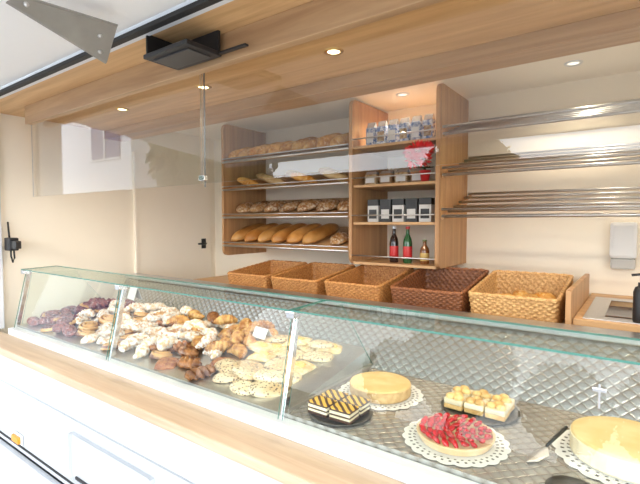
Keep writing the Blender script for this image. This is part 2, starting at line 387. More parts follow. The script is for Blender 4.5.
bm = bmesh.new(); bmbox(bm, -.066, .066, -.10, 0, .06, .27, .02); finish(bm, 'cover', plain('frosted_plastic', (.74,.74,.73), .3), parent=tw)
bm = bmesh.new(); bmbox(bm, -.060, .060, -.09, 0, 0, .06, .012); finish(bm, 'paper_stack', plain('grey_white_paper', (.54,.53,.50), .8), parent=tw)
sd = thing('soap_dispenser', 'black pump soap bottle beside the sink', 'soap dispenser', (.0, 2.305, Z(-.43)+.004))
bm = bmesh.new(); lathe_bm(bm, [(0,0), (.026,0), (.028,.01), (.028,.13), (.022,.15), (.012,.155), (.012,.17), (0,.17)], 24); finish(bm, 'bottle', M['black'], parent=sd, smooth=True)
bm = bmesh.new(); tube_bm(bm, [(0,0,.165), (0,0,.198), (-.006,0,.205), (-.035,0,.2)], .0055); finish(bm, 'pump', M['black'], parent=sd, smooth=True)
# ------------------------------------------------------------------ wicker baskets
def basket(loc, W, D, hf, hb, mat, rimmat, label):
    t = thing('wicker_basket', label, 'basket', loc, group='wicker baskets on the back counter')
    NW = 46; N = NW*6; rows = 11; VS = rows*4
    def perim(u, w, d):
        r = .022; hw, hd = w/2-r, d/2-r; L = 4*hw+4*hd+2*pi*r; s = (u % 1)*L
        segs_ = [(2*hd, 0), (pi*r/2, 1), (2*hw, 2), (pi*r/2, 3), (2*hd, 4), (pi*r/2, 5), (2*hw, 6), (pi*r/2, 7)]
        for ln, k in segs_:
            if s <= ln: break
            s -= ln
        if k == 0: return (hw+r, -hd+s), (1, 0)
        if k == 2: return (hw-s, hd+r), (0, 1)
        if k == 4: return (-hw-r, hd-s), (-1, 0)
        if k == 6: return (-hw+s, -hd-r), (0, -1)
        a0 = {1: 0, 3: pi/2, 5: pi, 7: 1.5*pi}[k]; c = {1: (hw, hd), 3: (-hw, hd), 5: (-hw, -hd), 7: (hw, -hd)}[k]
        a = a0+min(s, pi*r/2)/r; return (c[0]+r*math.cos(a), c[1]+r*math.sin(a)), (math.cos(a), math.sin(a))
    def make(inset, amp):
        vs = []
        for j in range(VS+1):
            v = j/VS; row = int(v*rows-1e-6); ring = []
            for i in range(N):
                u = i/N; k = (1+.08*v)/1.08
                (x, y), nn = perim(u, W*k-inset*2, D*k-inset*2)
                h = (hf+(hb-hf)*(y/D+.5))*v
                off = (amp*math.sin(2*pi*NW*u+pi*row)+abs(amp)*.5)*(.1+.9*abs(math.sin(pi*(v*rows))))
                ring.append((x+nn[0]*off, y+nn[1]*off, h))
            vs.append(ring)
        return vs
    bm = bmesh.new()
    grids = []
    for inset, amp in ((0, .0045), (.014, -.003)):
        g = [[bm.verts.new(p) for p in ring] for ring in make(inset, amp)]; grids.append(g)
        for j in range(VS):
            for i in range(N):
                bm.faces.new((g[j][i], g[j][(i+1) % N], g[j+1][(i+1) % N], g[j+1][i]))
    bm.faces.new(grids[0][0]); bm.faces.new([bm.verts.new(v.co+Vector((0,0,.006))) for v in grids[1][0]])
    finish(bm, 'woven_body', mat, parent=t, smooth=True)
    bm = bmesh.new(); pts = []; rad = []
    for i in range(144):
        (x, y), nn = perim(i/144, W-.01, D-.01)
        pts.append((x, y, hf+(hb-hf)*(y/D+.5))); rad.append(.0095+.0018*math.sin(i*pi/2))
    tube_bm(bm, pts, .010, 8, closed=True, radii=rad); finish(bm, 'rim', rimmat, parent=t, smooth=True)
    return t
def wk(n, a, b): return bread_mat(n, a, b, nscale=90, rough=.5, bump=.15, val=.92, sat=1.0)
wks = [wk('wicker_honey', (.38,.15,.04), (.62,.31,.10)), wk('wicker_brown', (.16,.05,.018), (.32,.12,.042)), wk('wicker_tan', (.46,.24,.08), (.74,.46,.19))]
bx = [(-2.325, 0, .115, .175), (-1.885, 0, .115, .18), (-1.43, 0, .12, .19), (-.955, 1, .125, .205), (-.51, 2, .135, .205)]
bl = ['honey-brown wicker basket with slanted rim', 'honey-brown wicker basket with slanted rim', 'honey-brown wicker basket with slanted rim', 'dark brown wicker basket with slanted rim', 'light tan wicker basket holding a few rolls']
for (x, k, hf, hb_), lb in zip(bx, bl):
    basket((x, 2.52, Z(-.50)), .395 if k == 0 else .415, .50, hf, hb_, wks[k], wks[k], lb)
# ------------------------------------------------------------------ breads
def blob_bm(sx, sy, sz, fn=None, u=24, v=14, flat_=.45):
    bm = bmesh.new(); bmesh.ops.create_uvsphere(bm, u_segments=u, v_segments=v, radius=1)
    for w in bm.verts:
        c = w.co.copy()
        if c.z < 0: c.z *= flat_
        if fn: c = fn(c)
        w.co = Vector((c.x*sx, c.y*sy, (c.z+flat_)*sz))
    return bm
def loaf_fn(c):
    p = .72
    x = math.copysign(abs(c.x)**p, c.x); y = math.copysign(abs(c.y)**.9, c.y)
    z = c.z
    if z > .1:
        z -= .2*max(0, math.cos(6*pi*(c.x+.35*c.y)))**6*(1-abs(c.y)**2)
    return Vector((x, y, z))
def loafy(c):
    q = loaf_fn(Vector((c.y, c.x, c.z))); return Vector((c.x, q.x, q.z))
def round_fn(c):
    z = c.z
    if z > .1: z -= .14*max(0, math.cos(5*pi*c.x))**6 + .14*max(0, math.cos(5*pi*c.y))**6
    return Vector((c.x, c.y, z))
m_golden = bread_mat('crust_golden', (.58,.25,.06), (.88,.54,.19), top=(.90,.70,.42), topamt=.34, nscale=24, val=.88)
m_shiny = bread_mat('crust_tan_brown', (.42,.18,.06), (.66,.36,.14), rough=.3, nscale=9, val=.90)
m_flour = bread_mat('crust_floured', (.30,.13,.05), (.55,.30,.12), top=(.82,.70,.54), topamt=.42)
m_pale = bread_mat('crust_pale', (.64,.42,.20), (.84,.64,.36))
bag = finish(blob_bm(.034, .13, .045, loafy), 'bread_loaf', m_golden, smooth=True)
def onshelf(row, u):
    y = YF+.05+u*.42; return y, Z(AZ[row])+.014+(y-YF)*TILT/(YB-YF)
tilt = math.atan2(TILT, YB-YF)
def put(src, x, row, u, rotz, sc, label, group, dz=0):
    y, z = onshelf(row, u); o = clone(src, (x, y, z+dz), (tilt, 0, rotz), sc)
    o['label'] = label; o['category'] = 'bread'; o['group'] = group; return o
for i in range(10):
    put(bag, XA0+.10+i*.118, 0, .22, random.uniform(-.55,-.3), (1.2, 1.05, 1.35+random.uniform(-.15,.15)), 'golden oval bread loaf with scored crust', 'loaves on the top bread shelf', .004)
bagp = clone(bag); bagp.data = bag.data.copy(); bagp.data.materials[0] = m_pale
for i in range(4):
    put(bagp if i % 2 else bag, XA0+.20+i*.30, 1, .10, pi/2+.05*random.uniform(-1,1), (.95, 1.05, 1.0), 'slim golden baguette lying along the shelf', 'baguettes on the second shelf')
for i in range(3):
    put(bagp, XA0+.30+i*.34, 1, .40, pi/2+.05*random.uniform(-1,1), (.95, 1.08, 1.0), 'slim golden baguette lying along the shelf', 'baguettes on the second shelf')
rnd = finish(blob_bm(.085, .12, .05, round_fn), 'bread_loaf', m_flour, smooth=True)
for i in range(7):
    put(rnd, XA0+.10+i*.178, 2, .30, random.uniform(-.6,.6), (.98, 1, 1.1+random.uniform(-.1,.1)), 'flat crusty brown loaf dusted with flour', 'floured loaves on the third shelf')
lng = finish(blob_bm(.078, .19, .062, lambda c: Vector((c.x, math.copysign(abs(c.y)**.7, c.y), c.z))), 'bread_loaf', m_shiny, smooth=True)
for i in range(6):
    put(lng, XA0+.11+i*.156, 3, .40, random.uniform(-.2,-.14), (.92, 1.05, 1.1), 'wide smooth tan-brown loaf of bread', 'long loaves on the bottom shelf')
put(rnd, XA0+1.10, 3, .26, .2, (.85, .95, 1), 'round pale floured loaf of bread', 'long loaves on the bottom shelf')
roll = finish(blob_bm(.05, .038, .04, loaf_fn), 'bread_roll', m_golden, smooth=True)
for x, y, r, h in ((-.58, 2.48, .3, .05), (-.47, 2.51, 1.2, .055), (-.53, 2.59, 2.0, .06), (-.42, 2.62, .1, .055)):
    o = clone(roll, (x, y, Z(-.50)+h), (0, 0, r), (1.2,1.2,1.2)); o['label'] = 'golden bread roll lying in the tan basket'; o['category'] = 'bread roll'; o['group'] = 'rolls in the tan basket'
# ------------------------------------------------------------------ packages and bottles
def package(loc, w, d, h, body, lab, top, label, group, square=False):
    t = thing('food_package', label, 'package', loc, group=group)
    hh = .93 if square else .78
    bm = bmesh.new(); bmbox(bm, -w/2, w/2, -d/2, d/2, 0, h*hh, .003 if square else .01)
    finish(bm, 'package_body', body, parent=t)
    bm = bmesh.new()
    if square: bmbox(bm, -w/2-.001, w/2+.001, -d/2-.001, d/2+.001, h*.72, h, .003)
    else: prism(bm, [(-w/2+.006, -d/2+.006, h*.775), (-w/2+.006, d/2-.006, h*.775), (-w/2+.006, .004, h), (-w/2+.006, -.004, h)], (w-.012, 0, 0))
    finish(bm, 'folded_top', top, parent=t)
    bm = bmesh.new(); bmbox(bm, -w*.36, w*.36, -d/2-.0015, -d/2+.001, h*.15, h*.55); finish(bm, 'paper_label', lab, parent=t)
m_blue = bread_mat('bag_blue_pattern', (.10,.18,.42), (.70,.74,.8), nscale=45, speck=(.85,.85,.82), speck_sc=50, speck_t=.3, rough=.25, bump=.1, val=.95, sat=1)
m_gold2 = bread_mat('bag_cookie_pattern', (.35,.20,.08), (.75,.60,.40), nscale=50, rough=.25)
m_blk = plain('black_label', (.03,.03,.03), .4); m_wht = plain('white_label', (.68,.68,.66), .5); m_brn = plain('brown_paper', (.30,.17,.08), .6, var=.1); m_redl = plain('red_label', (.55,.03,.03), .4)
m_silver = plain('silver_film', (.75,.77,.8), .2, .7)
for i in range(6):
    package((XM0+.10+i*.083, YF+.10, Z(.52)), .07, .06, .165, m_blue, m_gold2 if i % 2 else m_wht, m_silver, 'blue and silver patterned biscuit bag standing on the shelf', 'biscuit bags on the top shelf')
for i in range(4):
    package((XM0+.10+i*.115, YF+.11, Z(.255)), .095, .07, .095, m_brn if i % 2 else m_gold2, m_wht, m_silver, 'brown biscuit package with white label', 'biscuit packages on the middle shelf')
for i in range(5):
    package((XM0+.12+i*.095, YF+.11, Z(0)), .082, .06, .155, m_wht if i % 2 == 0 else m_blk, m_blk if i % 2 == 0 else m_wht, m_blk, 'square black and white coffee package', 'black and white packages', True)
def bottle(loc, col, lab, cap, label, h=.245, r=.03):
    t = thing('drink_bottle', label, 'bottle', loc, group='bottles on the lowest shelf')
    bm = bmesh.new(); lathe_bm(bm, [(0,0), (r*.9,0), (r,.006), (r,h*.55), (r*.85,h*.66), (r*.42,h*.78), (r*.36,h*.95), (r*.4,h*.955), (r*.4,h*.97), (0,h*.97)], 24); finish(bm, 'bottle_body', col, parent=t, smooth=True)
    bm = bmesh.new(); lathe_bm(bm, [(r*1.015,h*.14), (r*1.03,h*.15), (r*1.03,h*.45), (r*1.015,h*.46)], 24); finish(bm, 'paper_label', lab, parent=t, smooth=True)
    bm = bmesh.new(); lathe_bm(bm, [(r*.46,h*.93), (r*.46,h), (0,h*1.005)], 20); finish(bm, 'cap', cap, parent=t)
m_dk = plain('dark_glass', (.02,.01,.01), .1, spec=.8); m_gg = plain('green_glass', (.02,.10,.035), .12, spec=.8)
bottle((-1.37, YF+.12, Z(-.275)), m_dk, m_redl, M['white'], 'dark glass bottle with red label')
bottle((-1.27, YF+.12, Z(-.275)), m_gg, m_redl, m_redl, 'green glass bottle with red label')
bottle((-1.15, YF+.12, Z(-.275)), plain('amber_glass', (.20,.07,.02), .15, spec=.8), plain('yellow_label', (.60,.42,.14), .5), plain('olive_cap', (.14,.18,.05), .4), 'short amber-brown jar with olive cap', h=.16, r=.03)
# poinsettia
po = thing('potted_poinsettia', 'small potted poinsettia with bright red bracts', 'plant', (-1.125, YF+.055, Z(.255)))
bm = bmesh.new(); lathe_bm(bm, [(0,0), (.025,0), (.033,.06), (.036,.06), (.036,.07), (.03,.07), (0,.065)], 20); finish(bm, 'pot', m_redl, parent=po, smooth=True)
bm = bmesh.new()
for cx_, cz_, rr_ in ((-.045, .13, .05), (.025, .135, .05), (-.015, .19, .055), (.045, .19, .045), (-.07,.18,.04)):
    for k in range(40):
        th = math.acos(1-2*(k+.5)/40); a = k*2.4
        nrm = Vector((math.sin(th)*math.cos(a), math.cos(th), math.sin(th)*math.sin(a)))
        ctr = Vector((cx_, -.085, cz_))+nrm*rr_*.3
        sd_ = nrm.cross(Vector((.3,.5,.8))).normalized(); L_ = rr_*.95; tip = (nrm+sd_.cross(nrm)*.5).normalized()
        bm.faces.new([bm.verts.new(p) for p in (ctr, ctr+tip*L_*.5+sd_*.011, ctr+tip*L_, ctr+tip*L_*.5-sd_*.011)])
finish(bm, 'bracts', M['red'], parent=po)
bm = bmesh.new()
for k in range(14):
    a = k*2.4+.5; dirv = Vector((math.cos(a), math.sin(a), .1)); sd_ = dirv.cross(Vector((0,0,1))).normalized(); ctr = Vector((0,0,.085))
    bm.faces.new([bm.verts.new(p) for p in (ctr, ctr+dirv*.03+sd_*.014, ctr+dirv*.065, ctr+dirv*.03-sd_*.014)])
tube_bm(bm, [(0,0,.06), (0,-.05,.15)], .006); finish(bm, 'leaves', M['leaf'], parent=po)
# ------------------------------------------------------------------ display case
XC0, XC1 = -3.45, .95
YFB, YFT, HB, HT = 1.195, 1.28, -.722, -.33
DK = -.705
dc = thing('display_case', 'long glass-fronted bakery display case with steel deck', 'display case', (0, 0, 0))
bm = bmesh.new(); bmbox(bm, XC0-.02, XC1, 1.165, 1.225, Z(-.80), Z(-.718), .008); finish(bm, 'front_rail', M['white'], parent=dc)
bm = bmesh.new(); bmbox(bm, XC0-.02, XC1, 1.225, 2.1, Z(-.83), Z(-.735)); finish(bm, 'case_base', M['white'], parent=dc)
bm = bmesh.new(); bmbox(bm, -1.045, XC1, 1.226, 1.86, Z(-.734), Z(DK)); finish(bm, 'steel_deck', M['quiltd'], parent=dc)
bm = bmesh.new(); prism(bm, [(XC0, 1.86, Z(DK)-.02), (XC0, 2.02, Z(-.46)), (XC0, 2.04, Z(-.46)), (XC0, 1.90, Z(DK)-.02)], (XC1-XC0, 0, 0)); finish(bm, 'back_panel', M['quilt'], parent=dc)
bm = bmesh.new(); prism(bm, [(XC0, 1.228, Z(-.734)), (XC0, 1.228, Z(-.712)), (XC0, 1.87, Z(-.615)), (XC0, 1.87, Z(-.734))], (-1.06-XC0, 0, 0)); finish(bm, 'sloped_deck', M['steel'], parent=dc)
bm = bmesh.new(); bmbox(bm, XC0, XC1, 2.0, 2.12, Z(-.46), Z(-.43), .006); finish(bm, 'rear_worktop', M['steel'], parent=dc)
posts = [XC0, -2.24, -1.05, .14]
for i in range(3):
    pane('front_glass', (posts[i]+.012, YFB, Z(HB)), (posts[i+1]-.008, YFB, Z(HB)), (posts[i+1]-.008, YFT, Z(HT)), (posts[i]+.012, YFT, Z(HT)), .005, M['glass'], dc, (0,0,0))
for a, b in ((XC0-.01, -1.052), (-1.045, .9)):
    pane('top_glass', (a, YFT-.03, Z(HT)), (b, YFT-.03, Z(HT)), (b, 1.48, Z(HT)+.006), (a, 1.48, Z(HT)+.006), .006, M['glasstop'], dc, (0,0,0))
for x in (posts[0], posts[1]-.0, posts[2]):
    bm = bmesh.new(); prism(bm, [(x-.008, YFB+.01, Z(HB)), (x-.008, YFT+.012, Z(HT)-.002), (x-.008, YFT+.034, Z(HT)-.002), (x-.008, YFB+.032, Z(HB))], (.016, 0, 0)); finish(bm, 'post', M['chrome'], parent=dc)
    bm = bmesh.new(); bmbox(bm, x-.02, x+.02, YFT-.028, YFT+.03, Z(HT)-.028, Z(HT)-.001, .004); finish(bm, 'clamp', M['chrome'], parent=dc)
for x in (XC0+.01, -1.05):
    pane('divider_glass', (x, 1.24, Z(DK)+.005), (x, 1.88, Z(DK)+.005), (x, 1.60, Z(HT)-.03), (x, 1.31, Z(HT)-.03), .005, M['glass'], dc, (0,0,0))
bm = bmesh.new(); bmbox(bm, -1.07, -1.04, 1.23, 1.88, Z(-.735), Z(-.69), .004); finish(bm, 'divider_bar', M['steel'], parent=dc)
bm = bmesh.new(); bmbox(bm, -.09, -.06, 1.246, 1.252, Z(-.41), Z(-.40), .002); tube_bm(bm, [(-.075, 1.25, Z(-.39)), (-.075, 1.25, Z(-.45))], .003); finish(bm, 'glass_lock', M['chrome'], parent=dc)
def card(x, y, dz, w, h, rz):
    t = thing('price_card', 'small blank white card standing among the pastries', 'card', (x, y, Z(-.712)+(y-1.228)*.151+dz), (0, 0, rz), group='white cards in the case')
    bm = bmesh.new(); prism(bm, [(-w/2, -.008, 0), (-w/2, .02, h), (-w/2, .022, h), (-w/2, -.006, 0)], (w, 0, 0)); finish(bm, 'card_face', m_wht, parent=t)
    bm = bmesh.new(); prism(bm, [(-w/2, .052, 0), (-w/2, .020, h), (-w/2, .022, h), (-w/2, .054, 0)], (w, 0, 0)); finish(bm, 'card_back', m_wht, parent=t)
for a in ((-3.02, 1.80, .06, .14, .09, -.2), (-1.60, 1.66, .045, .10, .05, -.1)): card(*a)
# ------------------------------------------------------------------ pastries
def croissant():
    bm = bmesh.new(); pts = []; rad = []
    n = 41
    for i in range(n):
        t = -1+2*i/(n-1); a = t*1.25; pts.append((.056*math.sin(a), .05*math.cos(a)-.03, .024-.010*abs(t)))
        ridge = (abs(t)*4.5+.5) % 1
        rad.append(max(.004, .030*(1-abs(t)**1.5*.78)*(1.1-.36*ridge)))
    tube_bm(bm, pts, .02, 14, radii=rad); return bm
def braid():
    bm = bmesh.new(); n = 40; pts = []; rad = []
    for i in range(n):
        t = -1+2*i/(n-1); pts.append((.065*t, 0, .020)); rad.append(max(.004, .030*(max(0, 1-abs(t)**3.2))**.6))
    tube_bm(bm, pts, .02, 20, radii=rad, fn=lambda i, a: 1+.20*math.sin(2*a+i*.75)-.08*abs(math.sin(i*.38)))
    for v in bm.verts: v.co.z = max(0, v.co.z*.9)
    return bm
def swirl_bm(R=.05, H=.03, depth=.006, tw=3.0):
    bm = bmesh.new(); nr, na = 18, 40; c = bm.verts.new((0,0,H*.95)); prev = None
    for j in range(1, nr+1):
        r = j/nr; ring = []
        for i in range(na):
            a = 2*pi*i/na
            z = H*(max(0, 1-r**6))**.5*.85 + depth*math.sin(2*pi*(r*tw)-a)*(1-r**6)
            rr = R*r*(1+.05*math.sin(a+.7)); ring.append(bm.verts.new((rr*math.cos(a), rr*math.sin(a), max(0, z))))
        for i in range(na):
            k = (i+1) % na
            if prev is None: bm.faces.new((c, ring[i], ring[k]))
            else: bm.faces.new((prev[i], ring[i], ring[k], prev[k]))
        prev = ring
    bm.faces.new(prev[::-1]); return bm
def pillow_bm(w, d, h, fn=None, n=16, sq=.22):
    bm = bmesh.new(); g = []
    for j in range(n+1):
        row = []
        for i in range(n+1):
            u, v = -1+2*i/n, -1+2*j/n
            x = u*math.sqrt(1-sq*v*v); y = v*math.sqrt(1-sq*u*u)
            e = max(0, (1-abs(u)**4)*(1-abs(v)**4)); z = h*e**.5
            if fn: z += fn(u, v)*e
            row.append(bm.verts.new((x*w/2, y*d/2, z)))
        g.append(row)
    for j in range(n):
        for i in range(n): bm.faces.new((g[j][i], g[j][i+1], g[j+1][i+1], g[j+1][i]))
    per = g[0]+[g[j][n] for j in range(1, n+1)]+g[n][::-1][1:]+[g[j][0] for j in range(n-1, 0, -1)]
    bm.faces.new(per[::-1]); return bm
def spiral_mat(name, dough, fill, tw=3.0, R=.05):
    m, nt, b = newmat(name); L = nt.links
    tc = nt.nodes.new('ShaderNodeTexCoord'); sx = nt.nodes.new('ShaderNodeSeparateXYZ'); L.new(tc.outputs['Object'], sx.inputs[0])
    r = mnode(nt, 'SQRT', mnode(nt, 'ADD', mnode(nt, 'MULTIPLY', sx.outputs[0], sx.outputs[0]), mnode(nt, 'MULTIPLY', sx.outputs[1], sx.outputs[1])))
    a = mnode(nt, 'ARCTAN2', sx.outputs[1], sx.outputs[0])
    s = mnode(nt, 'SINE', mnode(nt, 'SUBTRACT', mnode(nt, 'MULTIPLY', r, 2*pi*tw/R), a))
    n = nt.nodes.new('ShaderNodeTexNoise'); n.inputs['Scale'].default_value = 60; L.new(tc.outputs['Object'], n.inputs['Vector'])
    q = mnode(nt, 'ADD', s, mnode(nt, 'MULTIPLY', n.outputs['Fac'], 1.2))
    rp = nt.nodes.new('ShaderNodeValToRGB'); rp.color_ramp.elements[0].position = .08; rp.color_ramp.elements[1].position = .5
    rp.color_ramp.elements[0].color = (*fill, 1); rp.color_ramp.elements[1].color = (*dough, 1)
    mr = nt.nodes.new('ShaderNodeMapRange'); mr.inputs['From Min'].default_value = -.4; mr.inputs['From Max'].default_value = 1.6
    L.new(q, mr.inputs['Value']); L.new(mr.outputs[0], rp.inputs['Fac']); L.new(rp.outputs[0], b.inputs['Base Color']); b.inputs['Roughness'].default_value = .3; b.inputs['Coat Weight'].default_value = .3
    return m
mp_cro = bread_mat('croissant_crust', (.44,.17,.04), (.84,.50,.17), nscale=34, rough=.35, val=.82, sat=.98)
mp_swirl = spiral_mat('swirl_crust', (.60,.34,.13), (.14,.04,.016))
mp_choc = bread_mat('dark_braid_crust', (.16,.05,.018), (.46,.19,.065), nscale=28, rough=.22, sat=1.0)
mp_sugar = bread_mat('sugared_pastry', (.54,.27,.11), (.82,.54,.27), top=(.96,.92,.86), topamt=.50, nscale=22, val=.84, sat=.95)
mp_plum = bread_mat('plum_pastry', (.10,.02,.035), (.34,.09,.07), top=(.78,.64,.62), topamt=.34, nscale=40, sat=.95)
mp_dough = bread_mat('golden_dough', (.58,.30,.10), (.82,.52,.22), sat=1.0)
mp_red = bread_mat('cherry_crumble', (.26,.06,.025), (.50,.19,.07), top=(.74,.44,.20), topamt=.36, nscale=60, bump=.9, sat=1.0)
mp_chip = bread_mat('chip_dough', (.76,.53,.27), (.90,.74,.48), speck=(.06,.02,.012), speck_sc=100, speck_t=.32, val=.84, sat=.95)
mp_apple = bread_mat('apple_pastry', (.70,.42,.14), (.90,.68,.32), top=(.92,.82,.58), topamt=.40, nscale=22, val=.84, sat=.98)
mp_fill = bread_mat('custard_fill', (.84,.54,.14), (.90,.72,.30), rough=.25)
protos = {}
def reg(key, ob, label, cat):
    ob['label'] = label; ob['category'] = cat; protos[key] = ob
reg('cro', finish(croissant(), 'croissant', mp_cro, smooth=True), 'golden flaky crescent-shaped croissant', 'croissant')
reg('crs', finish(croissant(), 'croissant', mp_sugar, smooth=True), 'croissant dusted with powdered sugar', 'croissant')
reg('braid', finish(braid(), 'twisted_pastry', mp_choc, smooth=True), 'dark glossy twisted braid pastry', 'pastry')
reg('braidg', finish(braid(), 'twisted_pastry', mp_cro, smooth=True), 'golden glossy twisted braid pastry', 'pastry')
t = finish(swirl_bm(), 'pastry_swirl', mp_swirl, smooth=True)
reg('swirl', t, 'round swirl pastry with glazed brown spiral', 'pastry')
reg('sugar', finish(pillow_bm(.115, .08, .032, lambda u, v: .007*math.sin(5*u+2*v)+.004*math.sin(9*v-4*u)), 'sugared_turnover', mp_sugar, smooth=True), 'plump turnover dusted with sugar', 'pastry')
t = finish(swirl_bm(.05, .020, .002), 'plum_pastry', mp_dough, smooth=True)
finish(blob_bm(.036, .036, .013, lambda c: Vector((c.x, c.y, c.z+.2*math.sin(9*c.x)*math.cos(8*c.y)))), 'fruit_topping', mp_plum, loc=(0,0,.013), parent=t, smooth=True)
reg('plum', t, 'round pastry with dark plum topping and sugar', 'pastry')
reg('bun', finish(braid(), 'dusted_twist', mp_plum, smooth=True), 'dark berry twist dusted with sugar', 'pastry')
reg('red', finish(pillow_bm(.10, .085, .024, lambda u, v: .004*math.sin(14*u)*math.sin(13*v)), 'cherry_crumble_slice', mp_red, smooth=True), 'reddish-brown crumble pastry with rough top', 'pastry')
reg('chip', finish(pillow_bm(.130, .088, .018, sq=.42), 'chocolate_chip_roll', mp_chip, smooth=True), 'pale flat oval roll dotted with chocolate chips', 'roll')
t = finish(pillow_bm(.12, .09, .018, lambda u, v: .006*math.cos(pi*u), sq=.1), 'custard_pastry', mp_apple, smooth=True)
finish(blob_bm(.038, .022, .010), 'custard_filling', mp_fill, loc=(0,0,.013), parent=t, smooth=True)
reg('apple', t, 'flat golden pastry with custard filling', 'pastry')
gnames = {'cro':'croissants in the case','crs':'sugared croissants in the case','swirl':'swirl pastries in the case','sugar':'sugared turnovers in the case','plum':'plum pastries in the case','bun':'berry twists in the case','red':'crumble pastries in the case','chip':'chocolate chip rolls in the case','apple':'custard pastries in the case','braid':'dark twists in the case','braidg':'golden twists in the case'}
def pick(x, y):
    r = random.random()
    if x < -3.0: return 'plum' if r < .4 else ('bun' if r < .92 else 'crs')
    if x < -2.5: return 'sugar' if r < .4 else ('crs' if r < .75 else ('bun' if r < .82 else 'swirl'))
    if x < -1.95:
        if y < 1.5: return 'swirl' if r < .4 else ('braid' if r < .62 else ('crs' if r < .8 else 'sugar'))
        return 'crs' if r < .35 else ('sugar' if r < .55 else ('cro' if r < .92 else 'braid'))
    if x < -1.58:
        if y < 1.44: return 'red' if r < .7 else 'braid'
        return 'cro' if r < .55 else ('braidg' if r < .75 else 'crs')
    if y < 1.54: return 'chip'
    return 'chip' if r < .3 else 'apple'
def place(key, x, y, dz=0):
    z = Z(-.712)+(y-1.228)*.151+.002+dz
    rz = random.uniform(-.6, .6) if key in ('chip', 'apple', 'red') else random.uniform(0, 6.28)
    s = random.uniform(1.12, 1.30)
    j = .08 if dz == 0 else .18
    o = clone(protos[key], (x, y, z), (.15+random.uniform(-j,j), random.uniform(-j,j), rz), (s, s, s*random.uniform(.85,1.0)))
    o['group'] = gnames[key]
    return o
x = -3.37; col = 0
while x < -1.13:
    y = 1.295+(.035 if col % 2 else 0)
    while y < 1.84:
        place(pick(x, y), x+random.uniform(-.012,.012), y+random.uniform(-.01,.01), 0)
        y += .112
    x += .126; col += 1
x = -3.31; col = 0
while x < -1.2:
    for y in ((1.37, 1.50, 1.63, 1.77) if x < -1.6 else (1.39, 1.60, 1.74)):
        if random.random() < .65:
            place(pick(x, y), x+random.uniform(-.02,.02), y+random.uniform(-.02,.02), .026 if x < -1.6 else .019)
    x += .135; col += 1
def kill(o):
    for c in list(o.children): kill(c)
    bpy.data.objects.remove(o)
for o in list(protos.values())+[bag, bagp, rnd, lng, roll]: kill(o)
# ------------------------------------------------------------------ cakes
zd = Z(DK)
def doily(loc, R, group='paper doilies'):
    bm = bmesh.new()
    N = 20*6
    def pt(r, i, z): 
        a = 2*pi*i/N; return (r*math.cos(a), r*math.sin(a), z)
    cen = bm.verts.new((0,0,.0015)); R1 = R*.74
    r0 = [bm.verts.new(pt(R1, i, .0015)) for i in range(N)]
    for i in range(N): bm.faces.new((cen, r0[i], r0[(i+1) % N]))
    radii = [R*.79, R*.83, R*.88, R*.92, None]
    prev = r0
    for k, rr in enumerate(radii):
        ring = []
        for i in range(N):
            q = rr if rr else R*(.95+.05*abs(math.sin(pi*i/6)))
            ring.append(bm.verts.new(pt(q, i, .003)))
        for i in range(N):
            if k in (0, 2) and i % 3 == (1 if k == 2 else 0): continue
            bm.faces.new((prev[i], ring[i], ring[(i+1) % N], prev[(i+1) % N]))
        prev = ring
    return finish(bm, 'paper_doily', M['paper'], loc=loc, label='round white lace paper doily under a cake', category='doily', group=group)
kw = dict(val=.93, sat=.95)
m_cheese = bread_mat('cheesecake_top', (.74,.48,.18), (.84,.62,.29), nscale=12, rough=.6, bump=.15, **kw)
m_cside = bread_mat('cheesecake_side', (.62,.38,.15), (.80,.56,.26), nscale=40, **kw)
m_creamy = bread_mat('pale_cream', (.80,.68,.44), (.84,.76,.55), nscale=30, bump=.2, **kw)
m_yel = bread_mat('yellow_cream', (.82,.60,.24), (.86,.69,.33), nscale=14, bump=.15, rough=.65, **kw)
m_spg = bread_mat('golden_sponge', (.64,.36,.10), (.80,.56,.22), nscale=30, bump=.3, **kw)
m_choc = bread_mat('chocolate', (.05,.02,.012), (.10,.04,.02), rough=.35)
m_straw = plain('strawberry_glaze', (.46,.006,.012), .12, var=.5, vs=70, coat=.5)
m_plate = plain('dark_tray', (.05,.045,.04), .3)
def round_cake(name, loc, R, H, side, top, label, cat='cake'):
    t = thing(name, label, cat, loc)
    bm = bmesh.new(); lathe_bm(bm, [(0,0), (R*.97,0), (R,.006), (R*1.005,H*.85), (R*.96,H*.9), (0,H*.9)], 64, fn=lambda a, z: 1+.006*math.sin(40*a)); finish(bm, 'cake_side', side, parent=t, smooth=False)
    bm = bmesh.new(); lathe_bm(bm, [(R*.99,H*.86), (R*.985,H*.95), (R*.94,H), (R*.5,H*1.01), (0,H*1.0)], 64); finish(bm, 'cake_top', top, parent=t, smooth=True)
    return t
doily((-.858, 1.60, zd), .175)
round_cake('cheesecake', (-.858, 1.60, zd+.004), .124, .048, m_cside, m_cheese, 'round golden cheesecake on a lace doily')
doily((-.475, 1.395, zd), .168)
ta = thing('strawberry_tart', 'round tart topped with glazed red strawberries', 'tart', (-.475, 1.395, zd+.004))
R = .122
bm = bmesh.new(); lathe_bm(bm, [(0,0), (R*.9,0), (R,.022), (R*1.0,.026), (R*.94,.026), (R*.92,.020), (0,.020)], 72, fn=lambda a, z: 1+.02*math.sin(36*a)); finish(bm, 'tart_shell', bread_mat('tart_crust', (.72,.50,.26), (.82,.64,.40), **kw), parent=ta)
bm = bmesh.new()
